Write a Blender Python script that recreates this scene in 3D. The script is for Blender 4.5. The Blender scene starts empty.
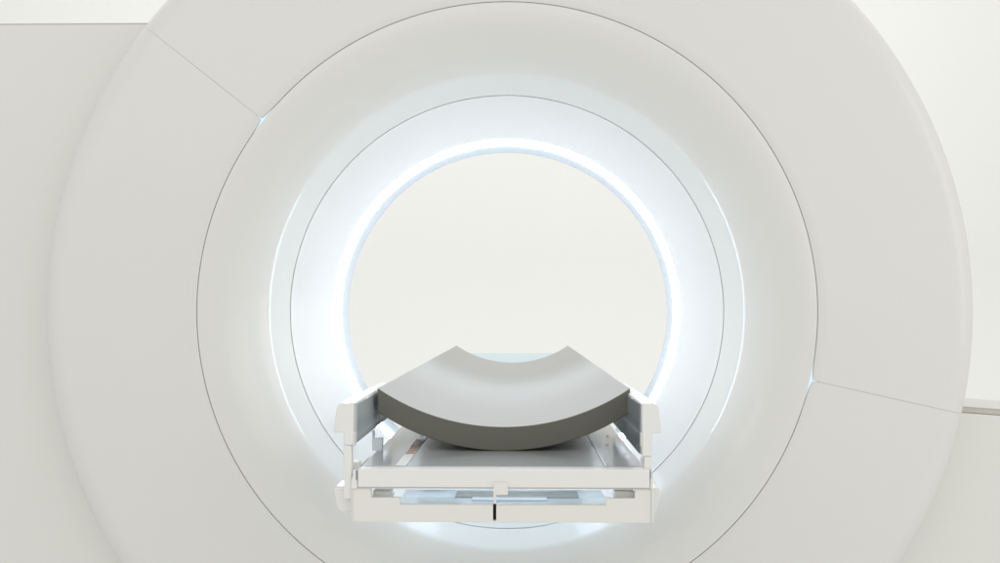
import bpy, bmesh, math, random
from mathutils import Vector, Euler

scene = bpy.context.scene
col = scene.collection
H = 1.10                                  # height of the bore axis and of the lens above the floor
AX = -0.0265                              # x of the bore axis
F = 1000.0                                # focal length in photo pixels (36 mm lens)
HORIZON = 312.0                           # photo row of the horizon (lens shift, the camera is level)
YAW = math.atan2(19.0, F)
CAM_ROT = Euler((math.pi / 2, 0, YAW))
CAM_M = CAM_ROT.to_matrix()
CAM_P = Vector((0, 0, H))


def P(x, y, Y):
    """point of the plane 'depth Y' seen at photo pixel x, y"""
    d = CAM_M @ Vector(((x - 500) / F, -(y - HORIZON) / F, -1.0))
    return CAM_P + d * (Y / d.y)


# ------------------------------------------------------------------ materials
def mat(name, base, rough=0.4, coat=0.0, coat_rough=0.05, metal=0.0, var=0.02, bump=0.0, emit=None, emit_s=0.0,
        rvar=0.06, scale=6.0, ior=1.45):
    m = bpy.data.materials.new(name)
    m.use_nodes = True
    nt = m.node_tree
    b = nt.nodes['Principled BSDF']
    b.inputs['Metallic'].default_value = metal
    b.inputs['IOR'].default_value = ior
    b.inputs['Coat Weight'].default_value = coat
    b.inputs['Coat Roughness'].default_value = coat_rough
    tc = nt.nodes.new('ShaderNodeTexCoord')
    nz = nt.nodes.new('ShaderNodeTexNoise')
    nz.inputs['Scale'].default_value = scale
    nz.inputs['Detail'].default_value = 5
    nt.links.new(tc.outputs['Object'], nz.inputs['Vector'])
    mp = nt.nodes.new('ShaderNodeMapRange')
    mp.inputs['To Min'].default_value = 1 - var
    mp.inputs['To Max'].default_value = 1 + var
    nt.links.new(nz.outputs['Fac'], mp.inputs['Value'])
    mx = nt.nodes.new('ShaderNodeVectorMath')
    mx.operation = 'SCALE'
    mx.inputs[0].default_value = base
    nt.links.new(mp.outputs['Result'], mx.inputs['Scale'])
    nt.links.new(mx.outputs['Vector'], b.inputs['Base Color'])
    mr = nt.nodes.new('ShaderNodeMapRange')
    mr.inputs['To Min'].default_value = max(0.01, rough - rvar)
    mr.inputs['To Max'].default_value = rough + rvar
    nt.links.new(nz.outputs['Fac'], mr.inputs['Value'])
    nt.links.new(mr.outputs['Result'], b.inputs['Roughness'])
    if bump:
        n2 = nt.nodes.new('ShaderNodeTexNoise')
        n2.inputs['Scale'].default_value = 260
        n2.inputs['Detail'].default_value = 2
        nt.links.new(tc.outputs['Object'], n2.inputs['Vector'])
        bp = nt.nodes.new('ShaderNodeBump')
        bp.inputs['Strength'].default_value = bump
        bp.inputs['Distance'].default_value = 0.001
        nt.links.new(n2.outputs['Fac'], bp.inputs['Height'])
        nt.links.new(bp.outputs['Normal'], b.inputs['Normal'])
    if emit:
        b.inputs['Emission Color'].default_value = (*emit, 1)
        b.inputs['Emission Strength'].default_value = emit_s
    return m


M_COVER = mat('warm_white_shell', (0.715, 0.711, 0.685), 0.42, coat=0.35, coat_rough=0.10, var=0.012)
M_RING = mat('glossy_white_shell', (0.72, 0.717, 0.692), 0.34, coat=0.75, coat_rough=0.05, var=0.010)
M_FUNNEL = mat('bore_white', (0.79, 0.80, 0.80), 0.36, coat=0.7, coat_rough=0.05, var=0.008)
M_LED = mat('light_ring_diffuser', (0.8, 0.85, 0.9), 0.4, emit=(0.775, 0.885, 1.0), emit_s=39.0)
M_LEDE = mat('light_ring_edge', (0.8, 0.85, 0.9), 0.4, emit=(0.86, 0.93, 1.0), emit_s=1.6)
M_LINER = mat('bore_liner', (0.66, 0.71, 0.77), 0.35, var=0.01)
M_GAP = mat('seam_olive_backing', (0.50, 0.49, 0.44), 0.7)  # olive-grey backing of the round seams
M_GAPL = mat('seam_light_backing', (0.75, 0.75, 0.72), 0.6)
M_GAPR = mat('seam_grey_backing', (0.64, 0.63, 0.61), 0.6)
M_GLINT = mat('painted_seam_glint', (0.6, 0.78, 0.88), 0.4, emit=(0.74, 0.86, 0.94), emit_s=0.50)  # faint emission painted in for the bluish highlight where seams meet
M_BODY = mat('body_panel', (0.735, 0.731, 0.700), 0.5, coat=0.15, coat_rough=0.2, var=0.012)
M_CAP = mat('capping_strip_grey', (0.44, 0.43, 0.39), 0.5)
M_TABLE = mat('table_white', (0.78, 0.775, 0.75), 0.36, coat=0.4, coat_rough=0.15, var=0.015)
M_CREAM = mat('table_cream', (0.76, 0.75, 0.715), 0.45, var=0.015)
M_DECK = mat('deck_grey', (0.30, 0.315, 0.315), 0.35, coat=0.6, coat_rough=0.10, var=0.06, scale=14)
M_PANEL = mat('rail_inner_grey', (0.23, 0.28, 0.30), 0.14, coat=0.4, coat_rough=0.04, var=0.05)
M_PANEL_LIT = mat('rail_inner_lit', (0.62, 0.69, 0.72), 0.20, coat=0.8, coat_rough=0.04, var=0.05)  # lit copy of the rail panel: left side's reflections put into the colour
M_TRAY = mat('tray_blue_grey', (0.50, 0.55, 0.58), 0.25, var=0.03)
M_POST = mat('post_pale_blue', (0.62, 0.68, 0.72), 0.3, var=0.02)
M_BAR = mat('crossbar_grey', (0.30, 0.325, 0.325), 0.4, var=0.03)
M_BARL = mat('bar_pale', (0.66, 0.74, 0.80), 0.35, var=0.02)
M_COPPER = mat('copper_patch', (0.52, 0.33, 0.24), 0.45, var=0.12, scale=60)
M_BLACK = mat('slot_black', (0.006, 0.006, 0.006), 0.7)
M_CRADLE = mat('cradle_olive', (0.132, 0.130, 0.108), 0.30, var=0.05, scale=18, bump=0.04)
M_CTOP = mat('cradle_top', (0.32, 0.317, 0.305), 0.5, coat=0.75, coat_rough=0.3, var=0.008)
M_BACK = mat('studio_white', (0.80, 0.80, 0.785), 0.8, var=0.012, scale=0.6)


# ------------------------------------------------------------------ helpers
def link(name, bm, m, parent=None, smooth=True, bevel=0.0, seg=3, angle=35):
    me = bpy.data.meshes.new(name)
    bmesh.ops.recalc_face_normals(bm, faces=bm.faces)
    bm.to_mesh(me)
    bm.free()
    o = bpy.data.objects.new(name, me)
    col.objects.link(o)
    for mm in (m if isinstance(m, (list, tuple)) else [m]):
        me.materials.append(mm)
    if parent:
        o.parent = parent
        pr = parent
        off = Vector()
        while pr:
            off += pr.location
            pr = pr.parent
        me.transform(__import__('mathutils').Matrix.Translation(-off))
    if bevel:
        b = o.modifiers.new('bevel', 'BEVEL')
        b.width = bevel
        b.segments = seg
        b.limit_method = 'ANGLE'
        b.angle_limit = math.radians(40)
    if smooth:
        me.shade_smooth()
        me.set_sharp_from_angle(angle=math.radians(angle))
    return o


def bx(bm, x0, x1, y0, y1, z0, z1):
    vs = [bm.verts.new((x, y, z)) for x in (x0, x1) for y in (y0, y1) for z in (z0, z1)]
    for f in ((0, 1, 3, 2), (4, 6, 7, 5), (0, 4, 5, 1), (2, 3, 7, 6), (0, 2, 6, 4), (1, 5, 7, 3)):
        bm.faces.new([vs[i] for i in f])


def pbx(bm, x0, x1, yt, yb, Y, depth, z_only=None):
    """box whose front face, at depth Y, covers photo pixels x0..x1, yt..yb"""
    a, b = P(x0, yt, Y), P(x1, yb, Y)
    bx(bm, a.x, b.x, Y, Y + depth, b.z, a.z)


def prism(bm, pts, y0, y1):
    """polygon of (x, z) swept from y0 to y1"""
    a = [bm.verts.new((x, y0, z)) for x, z in pts]
    b = [bm.verts.new((x, y1, z)) for x, z in pts]
    bm.faces.new(a)
    bm.faces.new(b[::-1])
    n = len(pts)
    for i in range(n):
        bm.faces.new((a[i], a[(i + 1) % n], b[(i + 1) % n], b[i]))


def cells(bm, xs, zs, fill, y0, y1):
    """plate with openings: one closed shell made from the filled cells of a grid"""
    nx, nz = len(xs) - 1, len(zs) - 1
    cache = {}

    def v(i, j, k):
        if (i, j, k) not in cache:
            cache[(i, j, k)] = bm.verts.new((xs[i], (y0, y1)[k], zs[j]))
        return cache[(i, j, k)]

    def on(i, j):
        return 0 <= i < nx and 0 <= j < nz and fill(i, j)
    for i in range(nx):
        for j in range(nz):
            if not on(i, j):
                continue
            for k in (0, 1):
                bm.faces.new((v(i, j, k), v(i + 1, j, k), v(i + 1, j + 1, k), v(i, j + 1, k)))
            for (di, dj, e) in ((-1, 0, ((i, j), (i, j + 1))), (1, 0, ((i + 1, j), (i + 1, j + 1))),
                                (0, -1, ((i, j), (i + 1, j))), (0, 1, ((i, j + 1), (i + 1, j + 1)))):
                if not on(i + di, j + dj):
                    (a, b), (c, d) = e
                    bm.faces.new((v(a, b, 0), v(c, d, 0), v(c, d, 1), v(a, b, 1)))


def ring(bm, prof, n=256):
    """full revolution of (radius, depth) points about the bore axis"""
    rows = []
    for r, y in prof:
        rows.append([bm.verts.new((AX + r * math.cos(2 * math.pi * k / n), y, H + r * math.sin(2 * math.pi * k / n)))
                     for k in range(n)])
    for a, b in zip(rows, rows[1:]):
        for k in range(n):
            bm.faces.new((a[k], a[(k + 1) % n], b[(k + 1) % n], b[k]))


def empty(name, loc, label, cat, group=None):
    o = bpy.data.objects.new(name, None)
    col.objects.link(o)
    o.location = loc
    o.empty_display_size = 0.1
    o['label'] = label
    o['category'] = cat
    if group:
        o['group'] = group
    return o


# ------------------------------------------------------------------ backdrop: a white studio sweep
bm = bmesh.new()
prof = [(-4.0, 0.0), (0.0, 0.0), (4.5, 0.0)]
for k in range(1, 13):
    a = math.radians(90 * k / 12)
    prof.append((6.0 + 1.5 * math.sin(a), 1.5 - 1.5 * math.cos(a)))
prof += [(7.5, 3.5), (7.5, 7.5)]
prev = None
for y, z in prof:
    row = [bm.verts.new((x, y, z)) for x in (-9, -3, 3, 9)]
    if prev:
        for i in range(3):
            bm.faces.new((prev[i], prev[i + 1], row[i + 1], row[i]))
    prev = row
bd = link('backdrop', bm, M_BACK, smooth=True, angle=60)
bd['kind'] = 'structure'
bd['label'] = 'plain off-white studio backdrop behind the scanner'

# ------------------------------------------------------------------ scanner gantry
g = empty('scanner_gantry', (AX, 2.2, 0.0),
          'large white ring-shaped scanner gantry with a glowing blue-white light ring around its bore', 'scanner')

# outer covers: front face, rounded rim, side
R_IN = 0.6060
front = [(R_IN, 1.9493), (0.6075, 1.9486)]
for k in range(1, 15):
    t = k / 14
    front.append((0.6075 + (0.868 - 0.6075) * t, 1.9486 + 0.004 * t * t))
for k in range(1, 13):
    a = math.radians(90 * k / 12)
    front.append((0.868 + 0.062 * math.sin(a), 1.9526 + 0.075 * (1 - math.cos(a))))
front += [(0.930, 2.10), (0.926, 2.36)]


def sector(a0, a1, n):
    bm = bmesh.new()
    gap = 0.00032
    # denser columns near both ends
    us = []
    for k in range(n + 1):
        us.append(k / n)
    fine = [0.0005 * i for i in range(1, 20)]
    us = sorted(set(us + fine + [1 - f for f in fine]))
    L = (a1 - a0) * R_IN
    cols = []
    for u in us:
        s = min(u, 1 - u) * L
        bump = 0.0050 * max(0.0, 1 - s / 0.065) ** 3
        colv = []
        for i, (r, y) in enumerate(front):
            w = max(0.0, 1 - (r - R_IN) / 0.05)
            rr = r + bump * w
            da = gap / rr
            # the inner corners are rounded off
            c = 0.006 * max(0.0, 1 - (rr - R_IN) / 0.012) ** 2 / rr
            th = (a0 + da + c) + u * ((a1 - da - c) - (a0 + da + c))
            colv.append(bm.verts.new((AX + rr * math.cos(th), y, H + rr * math.sin(th))))
        cols.append(colv)
    for a, b in zip(cols, cols[1:]):
        for i in range(len(front) - 1):
            bm.faces.new((a[i], a[i + 1], b[i + 1], b[i]))
    # thickness along the seams
    def skirt(vs):
        lo = [bm.verts.new((v.co.x, v.co.y + 0.010, v.co.z)) for v in vs]
        for i in range(len(vs) - 1):
            bm.faces.new((vs[i], vs[i + 1], lo[i + 1], lo[i]))
    skirt([c[0] for c in cols])
    skirt(cols[0])
    skirt(cols[-1])
    return bm


A_R, A_L = math.radians(-12.6), math.radians(141.6)
o = link('upper_cover', sector(A_R, A_L, 150), M_COVER, g, angle=50)
o = link('lower_cover', sector(A_L, A_R + 2 * math.pi, 190), M_COVER, g, angle=50)

# backing behind the seams
bm = bmesh.new()
ring(bm, [(0.596, 1.9585), (0.6135, 1.9585)], 256)
link('seam_backing', bm, M_GAP, g)
for a in (A_R, A_L):
    bm = bmesh.new()
    c, sn = math.cos(a), math.sin(a)
    prev = None
    for r, y in ((0.622, 1.9495), (0.868, 1.9535), (0.885, 1.9565), (0.900, 1.9645), (0.912, 1.9755), (0.921, 1.990)):
        row = [bm.verts.new((AX + r * c - q * sn, y, H + r * sn + q * c)) for q in (-0.012, 0.012)]
        if prev:
            bm.faces.new((prev[0], row[0], row[1], prev[1]))
        prev = row
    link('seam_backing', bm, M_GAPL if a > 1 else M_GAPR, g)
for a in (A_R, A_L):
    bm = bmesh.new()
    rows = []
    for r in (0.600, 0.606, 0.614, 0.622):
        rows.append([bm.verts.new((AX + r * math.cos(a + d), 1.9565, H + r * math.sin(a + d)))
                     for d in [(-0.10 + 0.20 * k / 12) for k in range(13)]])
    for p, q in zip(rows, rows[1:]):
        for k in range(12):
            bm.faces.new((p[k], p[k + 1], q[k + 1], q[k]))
    link('seam_glint_plate', bm, M_GLINT, g)  # plate added to imitate the highlight at the seam junction

# flared front ring between the two round seams
prof = [(0.6046, 1.962), (0.6046, 1.9493), (0.6035, 1.9487)]
R0, R1 = 0.6035, 0.4485
rr, yy = R0, 1.9487
while rr > R1:
    # the tilt of the shell grows slowly, then turns into a rounded lip, then a flatter band up to the seam
    if rr > 0.4820:
        tilt = 44 * (R0 - rr) / (R0 - 0.4820)
    elif rr > 0.4730:
        tilt = 44 + 20 * (0.4820 - rr) / 0.0090
    else:
        tilt = 64
    step = 0.003 if rr > 0.489 else 0.0005
    yy += math.tan(math.radians(tilt)) * step
    rr -= step
    prof.append((rr, yy))
R1 = rr
yl = prof[-1][1]
prof += [(R1 - 0.0007, yl + 0.0014), (R1 - 0.0007, yl + 0.012)]
bm = bmesh.new()
ring(bm, prof, 320)
link('flared_ring', bm, M_RING, g, angle=50)
bm = bmesh.new()
ring(bm, [(R1 - 0.0006, yl + 0.006), (R1 - 0.0016, yl + 0.006)], 256)
link('seam_backing', bm, M_GAP, g)

# bore funnel from inner seam to light ring
R2 = R1 - 0.0015
prof = [(R2, yl + 0.014), (R2, yl + 0.0022), (R2 - 0.0008, yl + 0.0016)]
for k in range(1, 25):
    t = k / 24
    prof.append((R2 - 0.0008 - (R2 - 0.0008 - 0.3698) * t, yl + 0.0022 + (2.1335 - yl - 0.0022) * t))
bm = bmesh.new()
ring(bm, prof, 384)
link('bore_funnel', bm, M_FUNNEL, g, angle=50)

led = [(0.3712, 2.1342), (0.3682, 2.1372), (0.3664, 2.1390), (0.3635, 2.1425), (0.3612, 2.149), (0.3602, 2.157), (0.3602, 2.164)]
bm = bmesh.new()
ring(bm, led, 384)
bm.faces.ensure_lookup_table()
for k, f in enumerate(bm.faces):           # the edges of the diffuser are dimmer
    if k // 384 in (0, len(led) - 2):
        f.material_index = 1
link('light_ring', bm, (M_LED, M_LEDE), g, angle=60)

bm = bmesh.new()
ring(bm, [(0.3602, 2.1645), (0.3578, 2.166), (0.3575, 2.246), (0.3590, 2.255), (0.375, 2.30), (0.42, 2.40),
          (0.50, 2.47), (0.60, 2.50), (0.88, 2.50), (0.926, 2.46), (0.926, 2.361)], 384)
link('bore_liner', bm, M_LINER, g, angle=50)

# machine body left and right of the disc
zt = P(60, 23.6, 2.06).z
bm = bmesh.new()
prism(bm, [(-2.6, 0.0), (-0.55, 0.0), (-0.55, zt - 0.0014), (-2.6, zt - 0.0014)], 2.06, 2.44)
lb = link('side_body', bm, M_BODY, g, bevel=0.0005, seg=1)
lb['label'] = 'tall side body left of the disc'
bm = bmesh.new()
prism(bm, [(-2.6, zt - 0.0012), (-0.55, zt - 0.0012), (-0.55, zt + 0.0010), (-2.6, zt + 0.0010)], 2.061, 2.43)
link('capping_strip', bm, M_CAP, lb)

pa, pb = P(955, 412.3, 2.08), P(1000, 415.6, 2.08)
sl = (pb.z - pa.z) / (pb.x - pa.x)
x0, x1 = 0.55, 1.9


def zz(x, d=0.0):
    return pa.z + sl * (min(x, 1.5) - pa.x) + d


bm = bmesh.new()
prism(bm, [(x0, 0.0), (x1, 0.0), (x1, zz(x1)), (1.5, zz(1.5)), (x0, zz(x0))], 2.08, 2.44)
rb = link('side_body', bm, M_BODY, g, bevel=0.003)
rb['label'] = 'low side body right of the disc with a dark gap under its lid'
bm = bmesh.new()
prism(bm, [(x0, zz(x0, .001)), (1.5, zz(1.5, .001)), (x1, zz(x1, .001)), (x1, zz(x1, .0125)), (1.5, zz(1.5, .0125)),
           (x0, zz(x0, .0125))], 2.0835, 2.42)
link('lid_gap', bm, mat('lid_gap', (0.53, 0.52, 0.46), 0.6), rb)
bm = bmesh.new()
prism(bm, [(x0, zz(x0, .0127)), (1.5, zz(1.5, .0127)), (x1, zz(x1, .0127)), (x1, zz(x1, .0137)), (1.5, zz(1.5, .0137)),
           (x0, zz(x0, .0137))], 2.081, 2.40)
link('top_lid', bm, M_BODY, rb)

# ------------------------------------------------------------------ patient table
D1 = 1.31
ZD = H - 0.206                            # top of the deck
t = empty('patient_table', (AX, 4.3, 0.0),
          'white patient table running through the scanner bore, with side rails and a slotted front beam', 'table')

bm = bmesh.new()
bx(bm, -0.2115, 0.1675, 1.3312, 3.418, ZD - 0.012, ZD)
dk = link('deck', bm, M_DECK, t, bevel=0.0015)
bm = bmesh.new()
bx(bm, AX - 0.33, AX + 0.33, 3.42, 5.02, ZD - 0.05, ZD)
link('rear_deck', bm, mat('rear_deck_pale_blue', (0.58, 0.69, 0.73), 0.5, var=0.01), t, bevel=0.006)
bm = bmesh.new()
bx(bm, AX - 0.20, AX + 0.20, 3.85, 4.75, 0.12, ZD - 0.051)
link('pedestal', bm, M_TABLE, t, bevel=0.03)
bm = bmesh.new()
bx(bm, AX - 0.33, AX + 0.33, 3.65, 4.95, 0.0, 0.119)
link('base', bm, M_TABLE, t, bevel=0.02)
for s in (-1, 1):
    bm = bmesh.new()
    bx(bm, AX + s * 0.10 - 0.02, AX + s * 0.10 + 0.02, 1.45, 3.84, ZD - 0.045, ZD - 0.0125)
    link('under_rail', bm, M_BARL, t)

# measuring strips on the deck
bm = bmesh.new()
bx(bm, -0.1650, -0.1505, 1.3314, 2.6, ZD + 0.0002, ZD + 0.0012)
st = link('measuring_strip', bm, M_TABLE, dk)
bm = bmesh.new()
bx(bm, -0.1640, -0.1517, 1.44, 1.60, ZD + 0.0013, ZD + 0.0018)
link('copper_patch', bm, M_COPPER, dk)
bm = bmesh.new()
bx(bm, 0.1140, 0.1163, 1.3314, 2.6, ZD + 0.0002, ZD + 0.0012)
link('measuring_strip', bm, M_TABLE, dk)
for (px, py) in ((607.5, 436.5), (607, 445.5), (622, 417.5)):
    d = CAM_M @ Vector(((px - 500) / F, -(py - HORIZON) / F, -1.0))
    p = CAM_P + d * ((ZD - H) / d.z)
    if abs(p.x - AX) > 0.18:
        continue
    bm = bmesh.new()
    bmesh.ops.create_cone(bm, cap_ends=True, segments=16, radius1=0.0018, radius2=0.0016, depth=0.001,
                          matrix=__import__('mathutils').Matrix.Translation((p.x, p.y, ZD + 0.0006)))
    link('rivet', bm, M_TABLE, dk)

# front beam
bm = bmesh.new()
a, b = P(357.6, 469.2, 1.306), P(650, 488.6, 1.306)
bx(bm, a.x, b.x, 1.306, 1.330, b.z, a.z)
fb = link('front_beam', bm, M_TABLE, t, bevel=0.0016)

X = lambda x, Y=D1: P(x, 470, Y).x
Z = lambda y, Y=D1: P(502, y, Y).z
xs = [X(v) for v in (352.0, 371, 400, 493, 496.2, 606, 635, 651.5)]
zs = [Z(v) for v in (522.5, 521.2, 503.2, 505.0, 498.2, 489.2)]
zs = [Z(522.6), Z(521.0), Z(505.4), Z(498.2), Z(489.4)]
# columns: 0 left end, 1 left slot, 2 main, 3 slit, 4 main, 5 right slot, 6 right end
# rows: 0 bottom lip, 1 lower panel, 2 main slot low, 3 slots top


def fill(i, j):
    if j == 3:
        return i in (0, 6)
    if j == 2:
        return i in (0, 1, 5, 6)
    if j == 1:
        return i != 3
    return True


bm = bmesh.new()
cells(bm, xs, zs, fill, 1.310, 1.319)
link('slotted_panel', bm, M_CREAM, t, bevel=0.0006, seg=2)
# rail closing the top of the slots
bm = bmesh.new()
bx(bm, xs[0], xs[-1], 1.3105, 1.3290, zs[-1] + 0.0002, P(502, 488.6, 1.306).z - 0.0003)
link('beam_ledge', bm, M_CREAM, t)
bm = bmesh.new()
bx(bm, xs[3] - 0.002, xs[4] + 0.002, 1.3195, 1.322, zs[0], Z(504.5, 1.3195))
link('slit_backing', bm, M_BLACK, t)
bm = bmesh.new()
a, b = P(493.4, 482.6, 1.3035), P(508, 495.3, 1.3035)
c = P(496.2, 503.4, 1.3035)
prism(bm, [(a.x, c.z), (c.x, c.z), (c.x, b.z), (b.x, b.z), (b.x, a.z), (a.x, a.z)], 1.3035, 1.3058)
link('latch', bm, M_CREAM, t, bevel=0.0006, seg=2)

# end caps of the beam, curving outwards and down
for s, x_in, x_out in ((-1, 356.4, 351.0), (1, 651.4, 653.6)):
    pts = []
    for k in range(9):
        u = k / 8
        x = x_in + (x_out - x_in) * (1 - (1 - u) ** 2.2)
        y = 469.2 + 16 * u
        p = P(x, y, 1.307)
        pts.append((p.x, p.z))
    p = P(x_out - s * 0.0, 523.2, 1.307)
    pts.append((p.x, p.z))
    xi = 351.9 if s < 0 else 651.6
    xi2 = 356.6 if s < 0 else 651.2
    p = P(xi if s < 0 else 651.8, 523.2, 1.307)
    pts.append((p.x, p.z))
    p = P(xi if s < 0 else 651.8, 489.0, 1.307)
    pts.append((p.x, p.z))
    p = P(357.4 if s < 0 else 650.3, 488.9, 1.307)
    pts.append((p.x, p.z))
    if s < 0:
        p = P(357.2, 481.5, 1.307)
        pts.append((p.x, p.z))
        p = P(356.9, 470.5, 1.307)
        pts.append((p.x, p.z))
    else:
        p = P(650.6, 481.5, 1.307)
        pts.append((p.x, p.z))
    bm = bmesh.new()
    prism(bm, pts, 1.3075, 1.42)
    link('end_cap', bm, M_TABLE, t, bevel=0.0008, seg=2)
    # small dark joint between beam and cap
    bm = bmesh.new()
    if s < 0:
        pbx(bm, 356.0, 357.2, 470.5, 480.0, 1.3069, 0.0005)
    else:
        pbx(bm, 650.1, 651.1, 470.8, 478.5, 1.3069, 0.0005)
    link('joint', bm, M_PANEL, t)

# tray behind the slots
zt2 = H - 0.262
bm = bmesh.new()
bx(bm, X(372), X(634), 1.3225, 1.412, zt2 - 0.006, zt2)
tr = link('tray', bm, M_TRAY, t, bevel=0.001)
bm = bmesh.new()
bx(bm, X(392), X(612), 1.4125, 1.475, zt2 - 0.006, zt2 - 0.0004)
link('tray_shelf', bm, M_BARL, tr)
bm = bmesh.new()
a, b = P(456, 495, 1.43), P(578, 495, 1.43)
bx(bm, a.x, b.x, 1.4088, 1.4555, zt2 + 0.0002, zt2 + 0.0009)
link('grey_strip', bm, M_BAR, tr)
bm = bmesh.new()
a, b = P(472, 499.5, 1.395), P(547, 499.5, 1.395)
bx(bm, a.x, b.x, 1.386, 1.4084, zt2 + 0.0002, zt2 + 0.0009)
link('pale_strip', bm, M_BARL, tr)
for x0_, x1_ in ((372.8, 391.5), (614.3, 634.4)):
    bm = bmesh.new()
    pbx(bm, x0_, x1_, 491.4, 498.5, 1.326, 0.03)
    link('slot_block', bm, M_CREAM, t, bevel=0.0008)

# side rails
RC = 497.8                                # pixel column about which the two rails mirror


def RX(x, s, Y=D1):
    return P(x if s < 0 else 2 * RC - x, 440, Y).x


for s in (-1, 1):
    yb = 446 if s < 0 else 456.5
    sec = [(338.5, 404.2), (341, 403.4), (352.4, 403.4), (353.2, 404.4), (353.2, 433.5), (353.2, yb), (343.4, yb),
           (343.4, 433.4), (335.0, 433.4), (333.8, 432.4), (333.6, 430), (334.6, 420), (336.2, 410)]
    bm = bmesh.new()
    prism(bm, [(RX(x, s), Z(y)) for x, y in sec], 1.312, 1.70)
    rl = link('side_rail', bm, M_TABLE, t, bevel=0.0014, seg=2)
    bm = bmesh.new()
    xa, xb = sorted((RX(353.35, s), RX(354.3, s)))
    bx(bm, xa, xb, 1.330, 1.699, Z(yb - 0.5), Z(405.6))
    link('rail_panel', bm, M_PANEL_LIT if s < 0 else M_PANEL, rl, bevel=0.0004, seg=1)
    bm = bmesh.new()
    xa, xb = sorted((RX(353.3, s), RX(354.4, s)))
    bx(bm, xa, xb, 1.3125, 1.325, Z(447.5), Z(433.2))
    link('lip', bm, M_TABLE, rl, bevel=0.0008, seg=2)
    # front post down to the beam
    bm = bmesh.new()
    xa, xb = sorted((RX(343.4, s), RX(351.2, s)))
    bx(bm, xa, xb, 1.312, 1.326, Z(500), Z(yb + 0.2))
    link('post', bm, M_TABLE, t, bevel=0.001, seg=2)
    # post between deck and rail (only the left one shows)
    if s < 0:
        Y = 1.475
        bm = bmesh.new()
        prism(bm, [(-0.2175, ZD + 0.0002), (-0.2025, ZD + 0.0002), (-0.2025, ZD + 0.019), (-0.2150, ZD + 0.019),
                   (-0.2150, Z(446.3)), (-0.2175, Z(446.3))], Y, Y + 0.012)
        link('post', bm, M_POST, t)
    # rounded corner bumper
    bm = bmesh.new()
    pts = [(351.5, 489), (333.5, 489.5), (331.5, 491), (332, 498), (333.5, 507), (336, 513), (339, 515.5), (351.5, 516)]
    if s > 0:
        pts = [(352.0 - 9.5, y) if x > 350 else (x + 2.0, y) for x, y in pts]
    prism(bm, [(RX(x, s), Z(y)) for x, y in pts], 1.326, 1.38)
    link('corner_bumper', bm, M_TABLE, t, bevel=0.003, seg=3)
    if s < 0:
        bm = bmesh.new()
        pbx(bm, 351.5, 359.0, 462, 470, 1.332, 0.02)
        link('corner_block', bm, M_CREAM, t, bevel=0.0015)

# ------------------------------------------------------------------ curved cradle lying on the deck
bm = bmesh.new()
half, sag, th = 0.187, 0.0575, 0.0355
R = (half * half + sag * sag) / (2 * sag)
top, bot = [], []
N = 64
cx = P(503.5, 420, 1.48).x
zb = ZD + 0.0003
for k in range(N + 1):
    x = -half + 2 * half * k / N
    z = R - math.sqrt(R * R - x * x)
    top.append((cx + x, zb + th + z))
    bot.append((cx + x, zb + z))
prism(bm, top + bot[::-1], 1.48, 3.36)
bm.normal_update()
bm.faces.ensure_lookup_table()
bmesh.ops.recalc_face_normals(bm, faces=bm.faces)
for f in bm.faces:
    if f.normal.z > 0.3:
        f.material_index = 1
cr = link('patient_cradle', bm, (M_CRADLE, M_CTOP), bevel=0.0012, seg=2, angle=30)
cr['label'] = 'dark olive-grey curved cradle slab with a concave top, lying on the table'
cr['category'] = 'cradle'

# ------------------------------------------------------------------ light
w = bpy.data.worlds.new('World')
scene.world = w
w.use_nodes = True
w.node_tree.nodes['Background'].inputs['Color'].default_value = (1.0, 0.997, 0.975, 1)
w.node_tree.nodes['Background'].inputs['Strength'].default_value = 0.855


def area(name, loc, target, sx, sy, power, color=(1, 1, 1)):
    l = bpy.data.lights.new(name, 'AREA')
    l.shape = 'RECTANGLE'
    l.size, l.size_y = sx, sy
    l.energy = power
    l.color = color
    o = bpy.data.objects.new(name, l)
    col.objects.link(o)
    o.location = loc
    o.rotation_euler = (Vector(target) - Vector(loc)).to_track_quat('-Z', 'Y').to_euler()
    return o


area('softbox_front', (-1.5, -3.0, 3.6), (0, 2.1, 1.0), 4.5, 3.0, 25, (1, 0.985, 0.95))
area('softbox_front', (2.6, -2.6, 2.6), (0, 2.1, 1.1), 3.0, 3.0, 15, (1, 0.985, 0.95))
area('softbox_backdrop', (-2.2, 4.2, 4.2), (-0.5, 7.5, 1.2), 3.5, 1.5, 37, (1, 0.995, 0.97))
area('softbox_backdrop', (2.2, 4.2, 4.2), (0.5, 7.5, 1.2), 3.5, 1.5, 37, (1, 0.995, 0.97))

area('tray_fill', (AX, 1.42, ZD - 0.014), (AX, 1.42, 0.2), 0.32, 0.13, 0.13, (0.86, 0.95, 1.0))  # added fill hidden under the deck, no real fixture, brightens the tray
area('softbox_side', (3.8, 0.8, 2.0), (0.9, 2.0, 1.1), 1.5, 2.5, 12, (1, 0.985, 0.94))

# ------------------------------------------------------------------ camera
cd = bpy.data.cameras.new('camera')
cam = bpy.data.objects.new('camera', cd)
col.objects.link(cam)
cam.location = CAM_P
cam.rotation_euler = CAM_ROT
cd.lens = 36.0
cd.sensor_width = 36.0
cd.shift_y = (HORIZON - 281.5) / F
cd.clip_start = 0.02
cd.clip_end = 100
scene.camera = cam

scene.view_settings.view_transform = 'Standard'
scene.view_settings.look = 'None'
scene.view_settings.exposure = 0
scene.cycles.max_bounces = 10
scene.cycles.diffuse_bounces = 5
